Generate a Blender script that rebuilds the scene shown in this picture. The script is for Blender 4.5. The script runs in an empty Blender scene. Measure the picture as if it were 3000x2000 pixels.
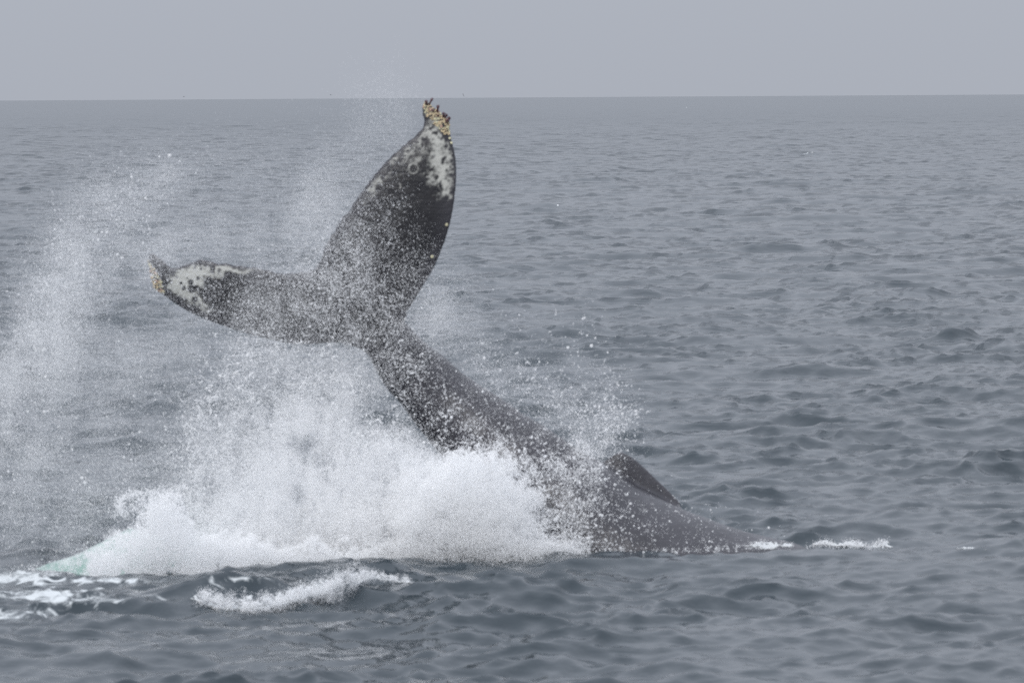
import bpy, bmesh, math, random
import numpy as np
from mathutils import Vector, Matrix
from mathutils.bvhtree import BVHTree
from mathutils.geometry import delaunay_2d_cdt

random.seed(7)
rng = np.random.default_rng(11)
SC = bpy.context.scene
COL = SC.collection

# ------------------------------------------------------------------ camera
CAM_H = 4.84                      # a boat's deck, metres above the mean sea level
FPX = 16800.0                     # focal length in pixels of a 3000 px wide frame (about 200 mm)
PITCH = math.atan(716.0 / FPX)
ROLL = math.atan(18.0 / 3000.0)
fwd = np.array([0, math.cos(PITCH), -math.sin(PITCH)])
up0 = np.array([0, math.sin(PITCH), math.cos(PITCH)])
rt0 = np.array([1.0, 0, 0])
RT = rt0 * math.cos(ROLL) - up0 * math.sin(ROLL)
UP = up0 * math.cos(ROLL) + rt0 * math.sin(ROLL)
ORG = np.array([0, 0, CAM_H])
cam_d = bpy.data.cameras.new('camera')
cam = bpy.data.objects.new('camera', cam_d)
COL.objects.link(cam)
M = Matrix(((RT[0], UP[0], -fwd[0], 0), (RT[1], UP[1], -fwd[1], 0), (RT[2], UP[2], -fwd[2], CAM_H), (0, 0, 0, 1)))
cam.matrix_world = M
cam_d.sensor_width = 36.0
cam_d.lens = FPX * 36.0 / 3000.0
cam_d.clip_start = 1.0
cam_d.clip_end = 120000.0
cam_d.dof.use_dof = True
cam_d.dof.focus_distance = 260.0
cam_d.dof.aperture_fstop = 7.2
SC.camera = cam

# ------------------------------------------------------------------ sky, sun, exposure
SUN_EL, SUN_AZ = math.radians(38), math.radians(198)   # behind the camera, a little to its left
w = bpy.data.worlds.new("World")
SC.world = w
w.use_nodes = True
nt = w.node_tree
nt.nodes.clear()
out = nt.nodes.new('ShaderNodeOutputWorld')
bg = nt.nodes.new('ShaderNodeBackground')
sky = nt.nodes.new('ShaderNodeTexSky')
sky.sky_type = 'NISHITA'
sky.sun_disc = False
sky.sun_elevation = SUN_EL
sky.sun_rotation = SUN_AZ
sky.dust_density = 5.0
sky.air_density = 1.0
bg.inputs['Strength'].default_value = 0.1
# an overcast deck: luminance rises smoothly from the horizon to the zenith, the clear sky above only tints it
tc = nt.nodes.new('ShaderNodeTexCoord')
sep = nt.nodes.new('ShaderNodeSeparateXYZ')
nt.links.new(tc.outputs['Generated'], sep.inputs[0])
ramp = nt.nodes.new('ShaderNodeMapRange')
ramp.inputs['From Min'].default_value = 0.0
ramp.inputs['From Max'].default_value = 1.0
ramp.inputs['To Min'].default_value = 1.0
ramp.inputs['To Max'].default_value = 3.0      # the standard overcast sky
nt.links.new(sep.outputs['Z'], ramp.inputs['Value'])
deck = nt.nodes.new('ShaderNodeVectorMath')
deck.operation = 'SCALE'
deck.inputs[0].default_value = (4.22, 4.51, 5.11)
nt.links.new(ramp.outputs[0], deck.inputs['Scale'])
hsv = nt.nodes.new('ShaderNodeHueSaturation')
hsv.inputs['Saturation'].default_value = 0.3
nt.links.new(sky.outputs[0], hsv.inputs['Color'])
mixw = nt.nodes.new('ShaderNodeMix')
mixw.data_type = 'RGBA'
mixw.inputs['Factor'].default_value = 0.96
nt.links.new(hsv.outputs[0], mixw.inputs['A'])
nt.links.new(deck.outputs[0], mixw.inputs['B'])
nt.links.new(mixw.outputs['Result'], bg.inputs['Color'])
nt.links.new(bg.outputs[0], out.inputs['Surface'])

sun_d = bpy.data.lights.new('sun', 'SUN')
sun_d.energy = 1.5
sun_d.angle = math.radians(30)
sun_d.color = (1.0, 0.97, 0.93)
sun = bpy.data.objects.new('sun', sun_d)
COL.objects.link(sun)
sd = Vector((math.sin(SUN_AZ) * math.cos(SUN_EL), math.cos(SUN_AZ) * math.cos(SUN_EL), math.sin(SUN_EL)))
sun.rotation_euler = sd.to_track_quat('Z', 'Y').to_euler()
sun.location = sd * 100

vs = SC.view_settings
SC.display_settings.display_device = 'sRGB'
vs.view_transform = 'Standard'
vs.look = 'None'
vs.exposure = 0.0
vs.gamma = 1.0
vs.use_curve_mapping = False
cy = SC.cycles
cy.max_bounces = 18
cy.diffuse_bounces = 16
cy.glossy_bounces = 3
cy.transmission_bounces = 14
cy.volume_bounces = 1
cy.filter_width = 1.25
cy.use_denoising = False
cy.use_adaptive_sampling = False

# ------------------------------------------------------------------ helpers
def at(px, py, Y):
    """World point on the photograph's ray (px, py) at distance Y along +Y (arrays welcome)."""
    px = np.asarray(px, float); py = np.asarray(py, float); Y = np.asarray(Y, float)
    a = (px - 1500.0) / FPX; b = (1000.0 - py) / FPX
    d = fwd + np.multiply.outer(a, RT) + np.multiply.outer(b, UP)
    t = Y / d[..., 1]
    return ORG + d * t[..., None]

def on_sea(px, py, z=0.0):
    a = (px - 1500.0) / FPX; b = (1000.0 - py) / FPX
    d = fwd + a * RT + b * UP
    return ORG + d * ((z - CAM_H) / d[2])

def project(P):
    q = np.asarray(P, float) - ORG
    zf = q @ fwd
    return 1500.0 + FPX * (q @ RT) / zf, 1000.0 - FPX * (q @ UP) / zf

def smooth(a, b, x):
    t = np.clip((x - a) / (b - a), 0, 1)
    return t * t * (3 - 2 * t)

def vnoise(P, seed=0):
    """Value noise in 3D, 0..1."""
    P = np.asarray(P, float)
    i = np.floor(P).astype(np.int64)
    f = P - i
    f = f * f * (3 - 2 * f)
    def h(ix, iy, iz):
        n = (ix * 374761393 + iy * 668265263 + iz * 2147483647 + seed * 1274126177) & 0xFFFFFFFF
        n = ((n ^ (n >> 13)) * 1274126177) & 0xFFFFFFFF
        n = ((n ^ (n >> 16)) * 2246822519) & 0xFFFFFFFF
        return ((n ^ (n >> 15)) & 0xFFFFFF) / float(0xFFFFFF)
    r = 0
    for dx in (0, 1):
        for dy in (0, 1):
            for dz in (0, 1):
                wgt = (f[..., 0] if dx else 1 - f[..., 0]) * (f[..., 1] if dy else 1 - f[..., 1]) * (f[..., 2] if dz else 1 - f[..., 2])
                r = r + wgt * h(i[..., 0] + dx, i[..., 1] + dy, i[..., 2] + dz)
    return r

def fbm(P, seed=0, octv=4, gain=0.5):
    s = 0; a = 1.0; t = 0
    P = np.asarray(P, float)
    for k in range(octv):
        s = s + a * vnoise(P * 2.03 ** k + 17.3 * k, seed + k)
        t += a; a *= gain
    return s / t

def poly_sd(poly, X, Y):
    """Signed distance to a polygon, positive inside."""
    poly = np.asarray(poly, float)
    best = np.full(np.shape(X), 1e18); ins = np.zeros(np.shape(X), bool)
    n = len(poly)
    for i in range(n):
        x1, y1 = poly[i]; x2, y2 = poly[(i + 1) % n]
        dx, dy = x2 - x1, y2 - y1
        t = np.clip(((X - x1) * dx + (Y - y1) * dy) / max(dx * dx + dy * dy, 1e-12), 0, 1)
        best = np.minimum(best, (X - x1 - t * dx) ** 2 + (Y - y1 - t * dy) ** 2)
        c = (y1 > Y) != (y2 > Y)
        with np.errstate(divide='ignore', invalid='ignore'):
            xi = x1 + (Y - y1) * dx / (dy if dy != 0 else 1e-12)
        ins ^= c & (X < xi)
    d = np.sqrt(best)
    return np.where(ins, d, -d)

def new_mat(name):
    m = bpy.data.materials.new(name)
    m.use_nodes = True
    m.node_tree.nodes.clear()
    o = m.node_tree.nodes.new('ShaderNodeOutputMaterial')
    return m, m.node_tree, o

def node(t, kind, **kw):
    n = t.nodes.new(kind)
    for k, v in kw.items():
        setattr(n, k, v)
    return n

def mesh_from(name, verts, faces, mat=None, smooth_shade=True):
    me = bpy.data.meshes.new(name)
    verts = np.asarray(verts, np.float32)
    me.vertices.add(len(verts))
    me.vertices.foreach_set('co', verts.ravel())
    faces = np.asarray(faces, np.int32)
    k = faces.shape[1]
    me.loops.add(faces.size)
    me.loops.foreach_set('vertex_index', faces.ravel())
    me.polygons.add(len(faces))
    me.polygons.foreach_set('loop_start', np.arange(0, faces.size, k, dtype=np.int32))
    me.update(calc_edges=True)
    if smooth_shade:
        me.polygons.foreach_set('use_smooth', np.ones(len(faces), bool))
    if mat:
        me.materials.append(mat)
    return me

def add_attr(me, name, vals):
    a = me.attributes.new(name, 'FLOAT', 'POINT')
    a.data.foreach_set('value', np.asarray(vals, np.float32))

def link(name, me, label=None, cat=None, group=None, kind=None, parent=None):
    o = bpy.data.objects.new(name, me)
    COL.objects.link(o)
    if label: o['label'] = label
    if cat: o['category'] = cat
    if group: o['group'] = group
    if kind: o['kind'] = kind
    if parent: o.parent = parent
    return o

# ------------------------------------------------------------------ the sea
NW = 220
lam = np.exp(rng.uniform(math.log(0.16), math.log(11.0), NW))
lam.sort()
kk = 2 * math.pi / lam
spread = np.where(lam < 1.2, 0.85, 0.60)
main_dir = math.radians(-90 + 14)                     # running towards the boat, a little to the right
th = main_dir + rng.normal(0, 1, NW) * spread
ph = rng.uniform(0, 2 * math.pi, NW)
SLOPE = 0.325
sl = SLOPE * math.sqrt(2.0 / NW) * np.where(lam > 0.7, (0.7 / lam) ** 0.50, 1.0)
amp = sl / kk

BUMPS = []   # (x, y, length across, width along, turn, height): single crests the photograph shows
def crest(px, py, z, half_len, half_wid, turn, h):
    p = on_sea(px, py, z)
    BUMPS.append((p[0], p[1], half_len, half_wid, math.radians(turn), h))
crest(2800, 1002, 0.0, 0.60, 0.55, 0, 0.29)
crest(2860, 1006, 0.0, 1.3, 0.6, 6, 0.10)
crest(2290, 1622, 0.0, 1.3, 1.5, 0, -0.10)
crest(60, 690, 0.0, 1.3, 1.6, 8, 0.26)
crest(1590, 612, 0.0, 1.0, 1.6, 8, 0.24)
crest(2370, 458, 0.0, 5.0, 3.0, 0, 0.30)
crest(780, 1778, 0.0, 1.1, 0.8, 28, 0.22)
crest(1130, 1722, 0.0, 1.2, 0.8, 12, 0.20)
crest(1850, 1655, 0.0, 1.3, 0.8, 4, 0.07)
crest(1780, 1640, 0.0, 0.22, 0.3, 12, 0.06)
crest(1930, 1634, 0.0, 0.30, 0.3, -8, 0.05)
crest(2080, 1636, 0.0, 0.25, 0.3, 6, 0.06)
crest(1700, 1662, 0.0, 0.5, 0.5, 10, 0.08)
crest(690, 1706, 0.0, 0.45, 0.5, 12, 0.07)
crest(1010, 1690, 0.0, 0.5, 0.5, -5, 0.08)
crest(1390, 1682, 0.0, 0.6, 0.5, 8, 0.11)
crest(2420, 1640, 0.0, 0.8, 0.7, 10, 0.15)
crest(2230, 1622, 0.0, 0.5, 0.35, 4, 0.06)

def sea_height(x, y, spacing=None):
    """Displacement (dx, dy, dz) of the water at rest position (x, y); waves too short for the mesh fade out."""
    x = np.asarray(x, float); y = np.asarray(y, float)
    dx = np.zeros_like(x); dy = np.zeros_like(x); dz = np.zeros_like(x)
    gust = 0.72 + 0.56 * fbm(np.stack([x * 0.03, y * 0.018, np.zeros_like(x)], -1), 5, 3)
    cal = 0.70 + 0.55 * smooth(0.3, 0.72, fbm(np.stack([x * 0.45, y * 0.22, np.zeros_like(x)], -1), 9, 3))
    for i in range(NW):
        cx, sy = math.cos(th[i]), math.sin(th[i])
        p = kk[i] * (cx * x + sy * y) + ph[i]
        a = amp[i] * (gust if lam[i] > 3 else gust * cal)
        if spacing is not None:
            proj = np.abs(sy) * spacing + 1e-6
            a = a * smooth(1.0, 2.0, lam[i] / proj)
        c = np.cos(p); s = np.sin(p)
        dz += a * c
        q = 1.0
        dx -= q * a * s * cx
        dy -= q * a * s * sy
    for bx, by, hl, hw, tn, h in BUMPS:
        ux = (x - bx) * math.cos(tn) + (y - by) * math.sin(tn)
        uy = -(x - bx) * math.sin(tn) + (y - by) * math.cos(tn)
        # steep face towards the viewer, gentle back
        uy = np.where(uy < 0, uy * 1.7, uy * 0.8)
        dz += h * np.exp(-(ux / hl) ** 2 - (uy / hw) ** 2)
    return dx, dy, dz

# rows tighten towards the boat, columns are dense in the middle and widen to the sides
rows = [2.0]
while rows[-1] < 9400:
    y_ = rows[-1]
    if y_ < 30: st = 1.2
    elif y_ < 40: st = 0.25
    else: st = float(np.interp(y_, [40, 60, 100, 150, 250, 400], [0.072, 0.085, 0.17, 0.28, 0.45, 0.62])) * max(1.0, y_ / 400.0) ** 1.45
    rows.append(y_ + st)
rows = np.concatenate([rows, [14000.0, 22000.0, 34000.0]])
uc = np.linspace(-0.125, 0.125, 390)
side = 0.125 + np.cumsum(0.001 * 1.22 ** np.arange(40))
side = side[side < 2.2]
cols = np.concatenate([-side[::-1], uc, side])
Yg, Ug = np.meshgrid(rows, cols, indexing='ij')
APEX = 14.0                                           # the fan of columns starts well behind the boat
Xg = Ug * (Yg + APEX) * (60.0 / 74.0)
spc = np.gradient(rows)
spc[0] = 1.2
Sg = np.repeat(spc[:, None], len(cols), 1)
Sg = np.maximum(Sg, np.repeat((np.gradient(cols))[None, :], len(rows), 0) * (Yg + APEX) * 0.55)
dx, dy, dz = sea_height(Xg, Yg, Sg)
SV = np.stack([Xg + dx, Yg + dy, dz], -1).reshape(-1, 3)
nr, nc = Yg.shape
ii = np.arange(nr * nc).reshape(nr, nc)
SF = np.stack([ii[:-1, :-1], ii[:-1, 1:], ii[1:, 1:], ii[1:, :-1]], -1).reshape(-1, 4)

def sea_z(x, y):
    _, _, z = sea_height(np.array([x]), np.array([y]), np.array([0.1]))
    return float(z[0])

# foam lying on the water, by place
spx, spy = project(SV)
foam = np.zeros(len(SV))
nearm = (SV[:, 1] < 75) & (SV[:, 1] > 40)
def fgauss(cx, cy, sx, sy, v):
    global foam
    g = v * np.exp(-((spx - cx) / sx) ** 2 - ((spy - cy) / sy) ** 2)
    foam = np.where(nearm, np.maximum(foam, g), foam)
fgauss(60, 1690, 180, 30, 0.9)
fgauss(280, 1700, 260, 14, 0.85)
fgauss(150, 1745, 330, 45, 0.72)
fgauss(40, 1800, 200, 28, 0.7)
fgauss(480, 1765, 330, 45, 0.42)
fgauss(700, 1700, 260, 25, 0.55)
fgauss(1000, 1676, 620, 14, 0.36)
fgauss(900, 1750, 160, 40, 0.35)
fgauss(2240, 1600, 110, 9, 0.75)
fgauss(2450, 1592, 90, 8, 0.6)

sea_m, t, o = new_mat('sea_water')
b = node(t, 'ShaderNodeBsdfPrincipled')
geo = node(t, 'ShaderNodeNewGeometry')
mp = node(t, 'ShaderNodeMapping'); mp.inputs['Scale'].default_value = (1.0, 0.45, 1.0)
t.links.new(geo.outputs['Position'], mp.inputs['Vector'])
n1 = node(t, 'ShaderNodeTexNoise'); n1.inputs['Scale'].default_value = 12.0; n1.inputs['Detail'].default_value = 3; n1.inputs['Roughness'].default_value = 0.6
t.links.new(mp.outputs[0], n1.inputs['Vector'])
bp = node(t, 'ShaderNodeBump'); bp.inputs['Strength'].default_value = 0.40; bp.inputs['Distance'].default_value = 0.014
t.links.new(n1.outputs['Fac'], bp.inputs['Height'])
n2 = node(t, 'ShaderNodeTexNoise'); n2.inputs['Scale'].default_value = 1.1; n2.inputs['Detail'].default_value = 4; n2.inputs['Roughness'].default_value = 0.55
t.links.new(mp.outputs[0], n2.inputs['Vector'])
bp2 = node(t, 'ShaderNodeBump'); bp2.inputs['Strength'].default_value = 0.2; bp2.inputs['Distance'].default_value = 0.13
t.links.new(n2.outputs['Fac'], bp2.inputs['Height'])
t.links.new(bp.outputs[0], bp2.inputs['Normal'])
at_c = node(t, 'ShaderNodeAttribute', attribute_name='chop')
mrc = node(t, 'ShaderNodeMapRange'); mrc.inputs['To Min'].default_value = 0.22; mrc.inputs['To Max'].default_value = 1.0
t.links.new(at_c.outputs['Fac'], mrc.inputs['Value']); t.links.new(mrc.outputs[0], bp2.inputs['Strength'])
mrd = node(t, 'ShaderNodeMapRange'); mrd.inputs['To Min'].default_value = 0.10; mrd.inputs['To Max'].default_value = 0.42
t.links.new(at_c.outputs['Fac'], mrd.inputs['Value']); t.links.new(mrd.outputs[0], bp2.inputs['Distance'])
at_f = node(t, 'ShaderNodeAttribute', attribute_name='foam')
mpf = node(t, 'ShaderNodeMapping'); mpf.inputs['Scale'].default_value = (1.3, 0.9, 1.0); mpf.inputs['Rotation'].default_value = (0, 0, 0.15)
t.links.new(geo.outputs['Position'], mpf.inputs['Vector'])
nf = node(t, 'ShaderNodeTexNoise'); nf.inputs['Scale'].default_value = 3.2; nf.inputs['Detail'].default_value = 7; nf.inputs['Roughness'].default_value = 0.65; nf.inputs['Distortion'].default_value = 1.2
t.links.new(mpf.outputs[0], nf.inputs['Vector'])
ad = node(t, 'ShaderNodeMath', operation='ADD')
sb = node(t, 'ShaderNodeMath', operation='MULTIPLY_ADD'); sb.inputs[1].default_value = 1.9; sb.inputs[2].default_value = -0.98
t.links.new(nf.outputs['Fac'], sb.inputs[0])
t.links.new(at_f.outputs['Fac'], ad.inputs[0]); t.links.new(sb.outputs[0], ad.inputs[1])
mr = node(t, 'ShaderNodeMapRange', interpolation_type='SMOOTHSTEP'); mr.inputs['From Min'].default_value = 0.48; mr.inputs['From Max'].default_value = 0.85
t.links.new(ad.outputs[0], mr.inputs['Value'])
mx = node(t, 'ShaderNodeMix', data_type='RGBA')
mx.inputs['A'].default_value = (0.032, 0.044, 0.053, 1); mx.inputs['B'].default_value = (0.62, 0.65, 0.66, 1)
t.links.new(mr.outputs[0], mx.inputs['Factor'])
t.links.new(mx.outputs['Result'], b.inputs['Base Color'])
rg = node(t, 'ShaderNodeMapRange'); rg.inputs['To Min'].default_value = 0.12; rg.inputs['To Max'].default_value = 0.8
t.links.new(mr.outputs[0], rg.inputs['Value'])
rgh = node(t, 'ShaderNodeMath', operation='MULTIPLY_ADD'); rgh.inputs[1].default_value = 0.068
t.links.new(at_c.outputs['Fac'], rgh.inputs[0]); t.links.new(rg.outputs[0], rgh.inputs[2])
t.links.new(rgh.outputs[0], b.inputs['Roughness'])
b.inputs['IOR'].default_value = 1.333
t.links.new(bp2.outputs[0], b.inputs['Normal'])
t.links.new(b.outputs[0], o.inputs['Surface'])
sea_me = mesh_from('sea', SV, SF, sea_m)
add_attr(sea_me, 'foam', foam)
add_attr(sea_me, 'chop', smooth(120, 1300, SV[:, 1]))      # waves too short for the far mesh go into the relief there
link('sea', sea_me, kind='structure')

# ------------------------------------------------------------------ the whale
def c1(x, y): return (850 + x / 1.96, 250 + y / 1.96)
def c2(x, y): return (350 + x / 2.6133, 650 + y / 2.6133)
def c3(x, y): return (1050 + x / 1.68, 900 + y / 1.68)
def c5(x, y): return (1200 + x / 8.71, 220 + y / 8.71)

def catmull(P, n):
    P = np.asarray(P, float)
    Q = np.vstack([2 * P[0] - P[1], P, 2 * P[-1] - P[-2]])
    o_ = []
    m = len(P) - 1
    for i in range(n):
        u = i / (n - 1) * m
        k = min(int(u), m - 1); f = u - k
        a, b_, c_, d_ = Q[k], Q[k + 1], Q[k + 2], Q[k + 3]
        o_.append(0.5 * (2 * b_ + (c_ - a) * f + (2 * a - 5 * b_ + 4 * c_ - d_) * f * f + (3 * b_ - a - 3 * c_ + d_) * f ** 3))
    return np.array(o_)

# back line from the photograph (px, py), half depth of the body, half width, distance
BACK = [
    (1252, 1007, 0.325, 0.28, 61.36), (1300, 1043, 0.345, 0.30, 61.42), (1348, 1085, 0.375, 0.33, 61.45),
    (1407, 1126, 0.415, 0.37, 61.45), (1467, 1162, 0.47, 0.42, 61.45), (1526, 1204, 0.52, 0.46, 61.45), (1586, 1239, 0.57, 0.52, 61.45),
    (1645, 1278, 0.62, 0.58, 61.5), (1705, 1313, 0.68, 0.66, 61.5), (1764, 1347, 0.74, 0.74, 61.5), (1842, 1404, 0.80, 0.82, 61.5),
    (1925, 1448, 0.87, 0.90, 61.5), (1998, 1483, 0.93, 0.97, 61.5), (2062, 1508, 0.98, 1.02, 61.5), (2121, 1529, 1.03, 1.07, 61.5), (2181, 1549, 1.07, 1.12, 61.5),
    (2240, 1566, 1.10, 1.15, 61.5), (2300, 1583, 1.13, 1.2, 61.5), (2360, 1599, 1.16, 1.2, 61.5), (2480, 1640, 1.05, 1.1, 61.5), (2620, 1740, 0.75, 0.8, 61.5)]
bk = np.array(BACK)
tan = np.gradient(bk[:, :2], axis=0)
tan /= np.linalg.norm(tan, axis=1)[:, None]
for _ in range(4):
    tan[1:-1] = 0.25 * tan[:-2] + 0.5 * tan[1:-1] + 0.25 * tan[2:]
tan /= np.linalg.norm(tan, axis=1)[:, None]
nrm = np.stack([-tan[:, 1], tan[:, 0]], 1)            # into the body, down and to the left
spine = []
for i, (px, py, r, wd, Y) in enumerate(BACK):
    s = FPX / Y
    c = np.array([px, py]) + nrm[i] * r * s
    P = at(c[0], c[1], Y)
    spine.append([*P, r, wd])
stock = [(1012, 872, 0.10, 0.05, 60.95), (1050, 905, 0.19, 0.085, 60.95), (1092, 943, 0.245, 0.14, 60.97), (1126, 982, 0.265, 0.19, 61.0), (1156, 1024, 0.29, 0.225, 61.1)]
ctrl = [[*at(px, py, Y), r, wd] for px, py, r, wd, Y in stock] + spine
SP = catmull(ctrl, 200)
TN = np.gradient(SP[:, :3], axis=0)
TN /= np.linalg.norm(TN, axis=1)[:, None]
NSEG = 48
tv = []
for i in range(len(SP)):
    T = TN[i]
    lat = np.array([0, -1.0, 0]); lat -= T * (lat @ T); lat /= np.linalg.norm(lat)   # towards the camera
    dor = np.cross(lat, T); dor /= np.linalg.norm(dor)
    if dor[2] < 0 and i > 12: dor = -dor
    r, wd = SP[i, 3], SP[i, 4]
    for k in range(NSEG):
        a = 2 * math.pi * k / NSEG
        ca, sa = math.cos(a), math.sin(a)
        # a slightly keeled section: narrower towards back and belly
        sq = 1.0 - 0.10 * abs(ca) ** 3
        tv.append(SP[i, :3] + dor * r * ca + lat * wd * sa * sq)
tv = np.array(tv)
tf = []
for i in range(len(SP) - 1):
    for k in range(NSEG):
        k2 = (k + 1) % NSEG
        tf.append((i * NSEG + k, i * NSEG + k2, (i + 1) * NSEG + k2, (i + 1) * NSEG + k))
bm = bmesh.new()
bvs = [bm.verts.new(v) for v in tv]
for f in tf: bm.faces.new([bvs[j] for j in f])
bm.faces.new([bvs[k] for k in range(NSEG)])
bm.faces.new([bvs[(len(SP) - 1) * NSEG + k] for k in range(NSEG)])

def slab(poly, yfun, hfun, step, serr=None):
    """A thick leaf from an outline: real front and back faces, thickness from the distance to the edge."""
    P = []
    n = len(poly)
    for i in range(n):
        x1, y1 = poly[i]; x2, y2 = poly[(i + 1) % n]
        L = math.hypot(x2 - x1, y2 - y1); m = max(1, int(L / 5.0))
        for k in range(m):
            q = np.array([x1 + (x2 - x1) * k / m, y1 + (y2 - y1) * k / m])
            if serr and serr(i):
                nn = np.array([(y2 - y1), -(x2 - x1)]) / L
                sft = (vnoise(np.array([[q[0] / 13.0, q[1] / 13.0, 0.5]]), 3)[0] - 0.5) * 9.0 + (vnoise(np.array([[q[0] / 34.0, q[1] / 34.0, 2.5]]), 4)[0] - 0.5) * 9.0
                q = q + nn * sft
            P.append(q)
    P = np.array(P)
    xs = np.arange(P[:, 0].min(), P[:, 0].max(), step); ys = np.arange(P[:, 1].min(), P[:, 1].max(), step)
    gx, gy = np.meshgrid(xs, ys); gx = gx + (np.arange(len(ys))[:, None] % 2) * step * 0.5
    sdv = poly_sd(P, gx, gy)
    ins = np.stack([gx[sdv > step * 0.45], gy[sdv > step * 0.45]], 1)
    pts = [Vector(p) for p in P] + [Vector(p) for p in ins]
    ne = len(P)
    vo, eo, fo, _, _, _ = delaunay_2d_cdt(pts, [(i, (i + 1) % ne) for i in range(ne)], [], 1, 1e-4)
    V2 = np.array([[v.x, v.y] for v in vo])
    sd2 = np.maximum(poly_sd(P, V2[:, 0], V2[:, 1]), 0)
    Yc = yfun(V2[:, 0], V2[:, 1])
    h = hfun(V2[:, 0], V2[:, 1], sd2 / (FPX / 61.0))
    A = at(V2[:, 0], V2[:, 1], Yc)
    F = A.copy(); F[:, 1] -= h
    B = A.copy(); B[:, 1] += h
    fs = [bm.verts.new(v) for v in F]; bs = [bm.verts.new(v) for v in B]
    cnt = {}
    for f in fo:
        if len(f) < 3: continue
        bm.faces.new([fs[j] for j in f]); bm.faces.new([bs[j] for j in reversed(f)])
        for a_, b_ in zip(f, f[1:] + f[:1]):
            cnt.setdefault((min(a_, b_), max(a_, b_)), []).append((a_, b_))
    for e, l in cnt.items():
        if len(l) == 1:
            a_, b_ = l[0]
            bm.faces.new([fs[b_], fs[a_], bs[a_], bs[b_]])

fl_lead = [c1(*p) for p in [(915, 200), (918, 270), (930, 320), (945, 380), (955, 450), (957, 520), (950, 600), (938, 700), (920, 790), (890, 890), (860, 970), (830, 1040), (790, 1110), (740, 1190), (700, 1260), (676, 1296)]]
fl_root = [(1192, 935), (1178, 975), (1150, 1020), (1119, 1070), (1096, 1056), (1076, 1041), (1050, 1029), (1023, 1021), (993, 1013), (962, 1010), (905, 1011), (867, 1009), (828, 1003), (794, 996)]
fl_left = [c2(*p) for p in [(1080, 882), (1000, 862), (900, 832), (800, 797), (700, 762), (600, 722), (520, 684), (440, 634), (380, 594), (345, 566), (305, 538), (265, 505), (243, 440), (228, 370), (217, 300), (232, 236), (255, 238), (292, 262), (340, 302), (372, 332), (420, 345), (480, 340), (530, 320), (580, 300), (630, 290), (680, 290), (710, 302), (740, 316), (820, 318), (900, 330), (980, 340), (1060, 350), (1120, 365), (1190, 377), (1270, 392), (1350, 387), (1430, 377), (1488, 361)]]
fl_trail = [c1(*p) for p in [(152, 1043), (168, 1005), (190, 960), (215, 910), (240, 860), (270, 810), (310, 755), (345, 705), (380, 655), (420, 600), (450, 560), (480, 520), (512, 483), (542, 443), (568, 418), (587, 395), (612, 383), (637, 359), (662, 343), (692, 314), (722, 293), (746, 264), (763, 240), (769, 205), (758, 170), (755, 130), (768, 102), (786, 88), (812, 118), (845, 140), (880, 178)]]
fluke_poly = fl_lead + fl_root + fl_left + fl_trail
n_lr = len(fl_lead) + len(fl_root)
def is_trail(i):
    return i >= n_lr + 19 and i < n_lr + len(fl_left) + 25
AX = np.array([840.0, -430.0]); AX /= np.linalg.norm(AX)
def fluke_y(x, y):
    u = ((x - 1010) * AX[0] + (y - 890) * AX[1]) / 275.0
    return 60.95 - 0.20 * np.maximum(u, 0) + 0.07 * np.maximum(u, 0) ** 2 + 0.42 * np.maximum(-u, 0)
def fluke_h(x, y, d):
    u = np.abs(((x - 1010) * AX[0] + (y - 890) * AX[1]) / 275.0)
    top = 0.105 * np.clip(1.15 - 0.42 * u, 0.25, 1)
    return 0.017 + top * (1 - np.exp(-d / 0.22))
slab(fluke_poly, fluke_y, fluke_h, 9.0, is_trail)
# the dorsal fin leans over the far side of the back
fin_poly = [(1764, 1352), (1788, 1338), (1806, 1326), (1818, 1322), (1832, 1327), (1848, 1336), (1866, 1349), (1883, 1364), (1925, 1405), (1961, 1438), (1992, 1470), (2002, 1500), (1960, 1520), (1850, 1460), (1780, 1400)]
slab(fin_poly, lambda x, y: 61.70 + 0 * x, lambda x, y, d: 0.018 + 0.10 * (1 - np.exp(-d / 0.3)), 9.0)
bmesh.ops.recalc_face_normals(bm, faces=bm.faces)
tmp_me = bpy.data.meshes.new('tmp'); bm.to_mesh(tmp_me); bm.free()
tmp = bpy.data.objects.new('tmp', tmp_me); COL.objects.link(tmp)
md = tmp.modifiers.new('r', 'REMESH'); md.mode = 'VOXEL'; md.voxel_size = 0.0155; md.adaptivity = 0.0
dg = bpy.context.evaluated_depsgraph_get()
ev = tmp.evaluated_get(dg)
whale_me = bpy.data.meshes.new_from_object(ev)
bpy.data.objects.remove(tmp); bpy.data.meshes.remove(tmp_me)
nv = len(whale_me.vertices)
WV = np.empty(nv * 3, np.float32); whale_me.vertices.foreach_get('co', WV); WV = WV.reshape(-1, 3).astype(float)
ne = len(whale_me.edges)
WE = np.empty(ne * 2, np.int32); whale_me.edges.foreach_get('vertices', WE); WE = WE.reshape(-1, 2)
deg = np.bincount(WE.ravel(), minlength=nv).astype(float)
wpx, wpy = project(WV)
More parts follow.
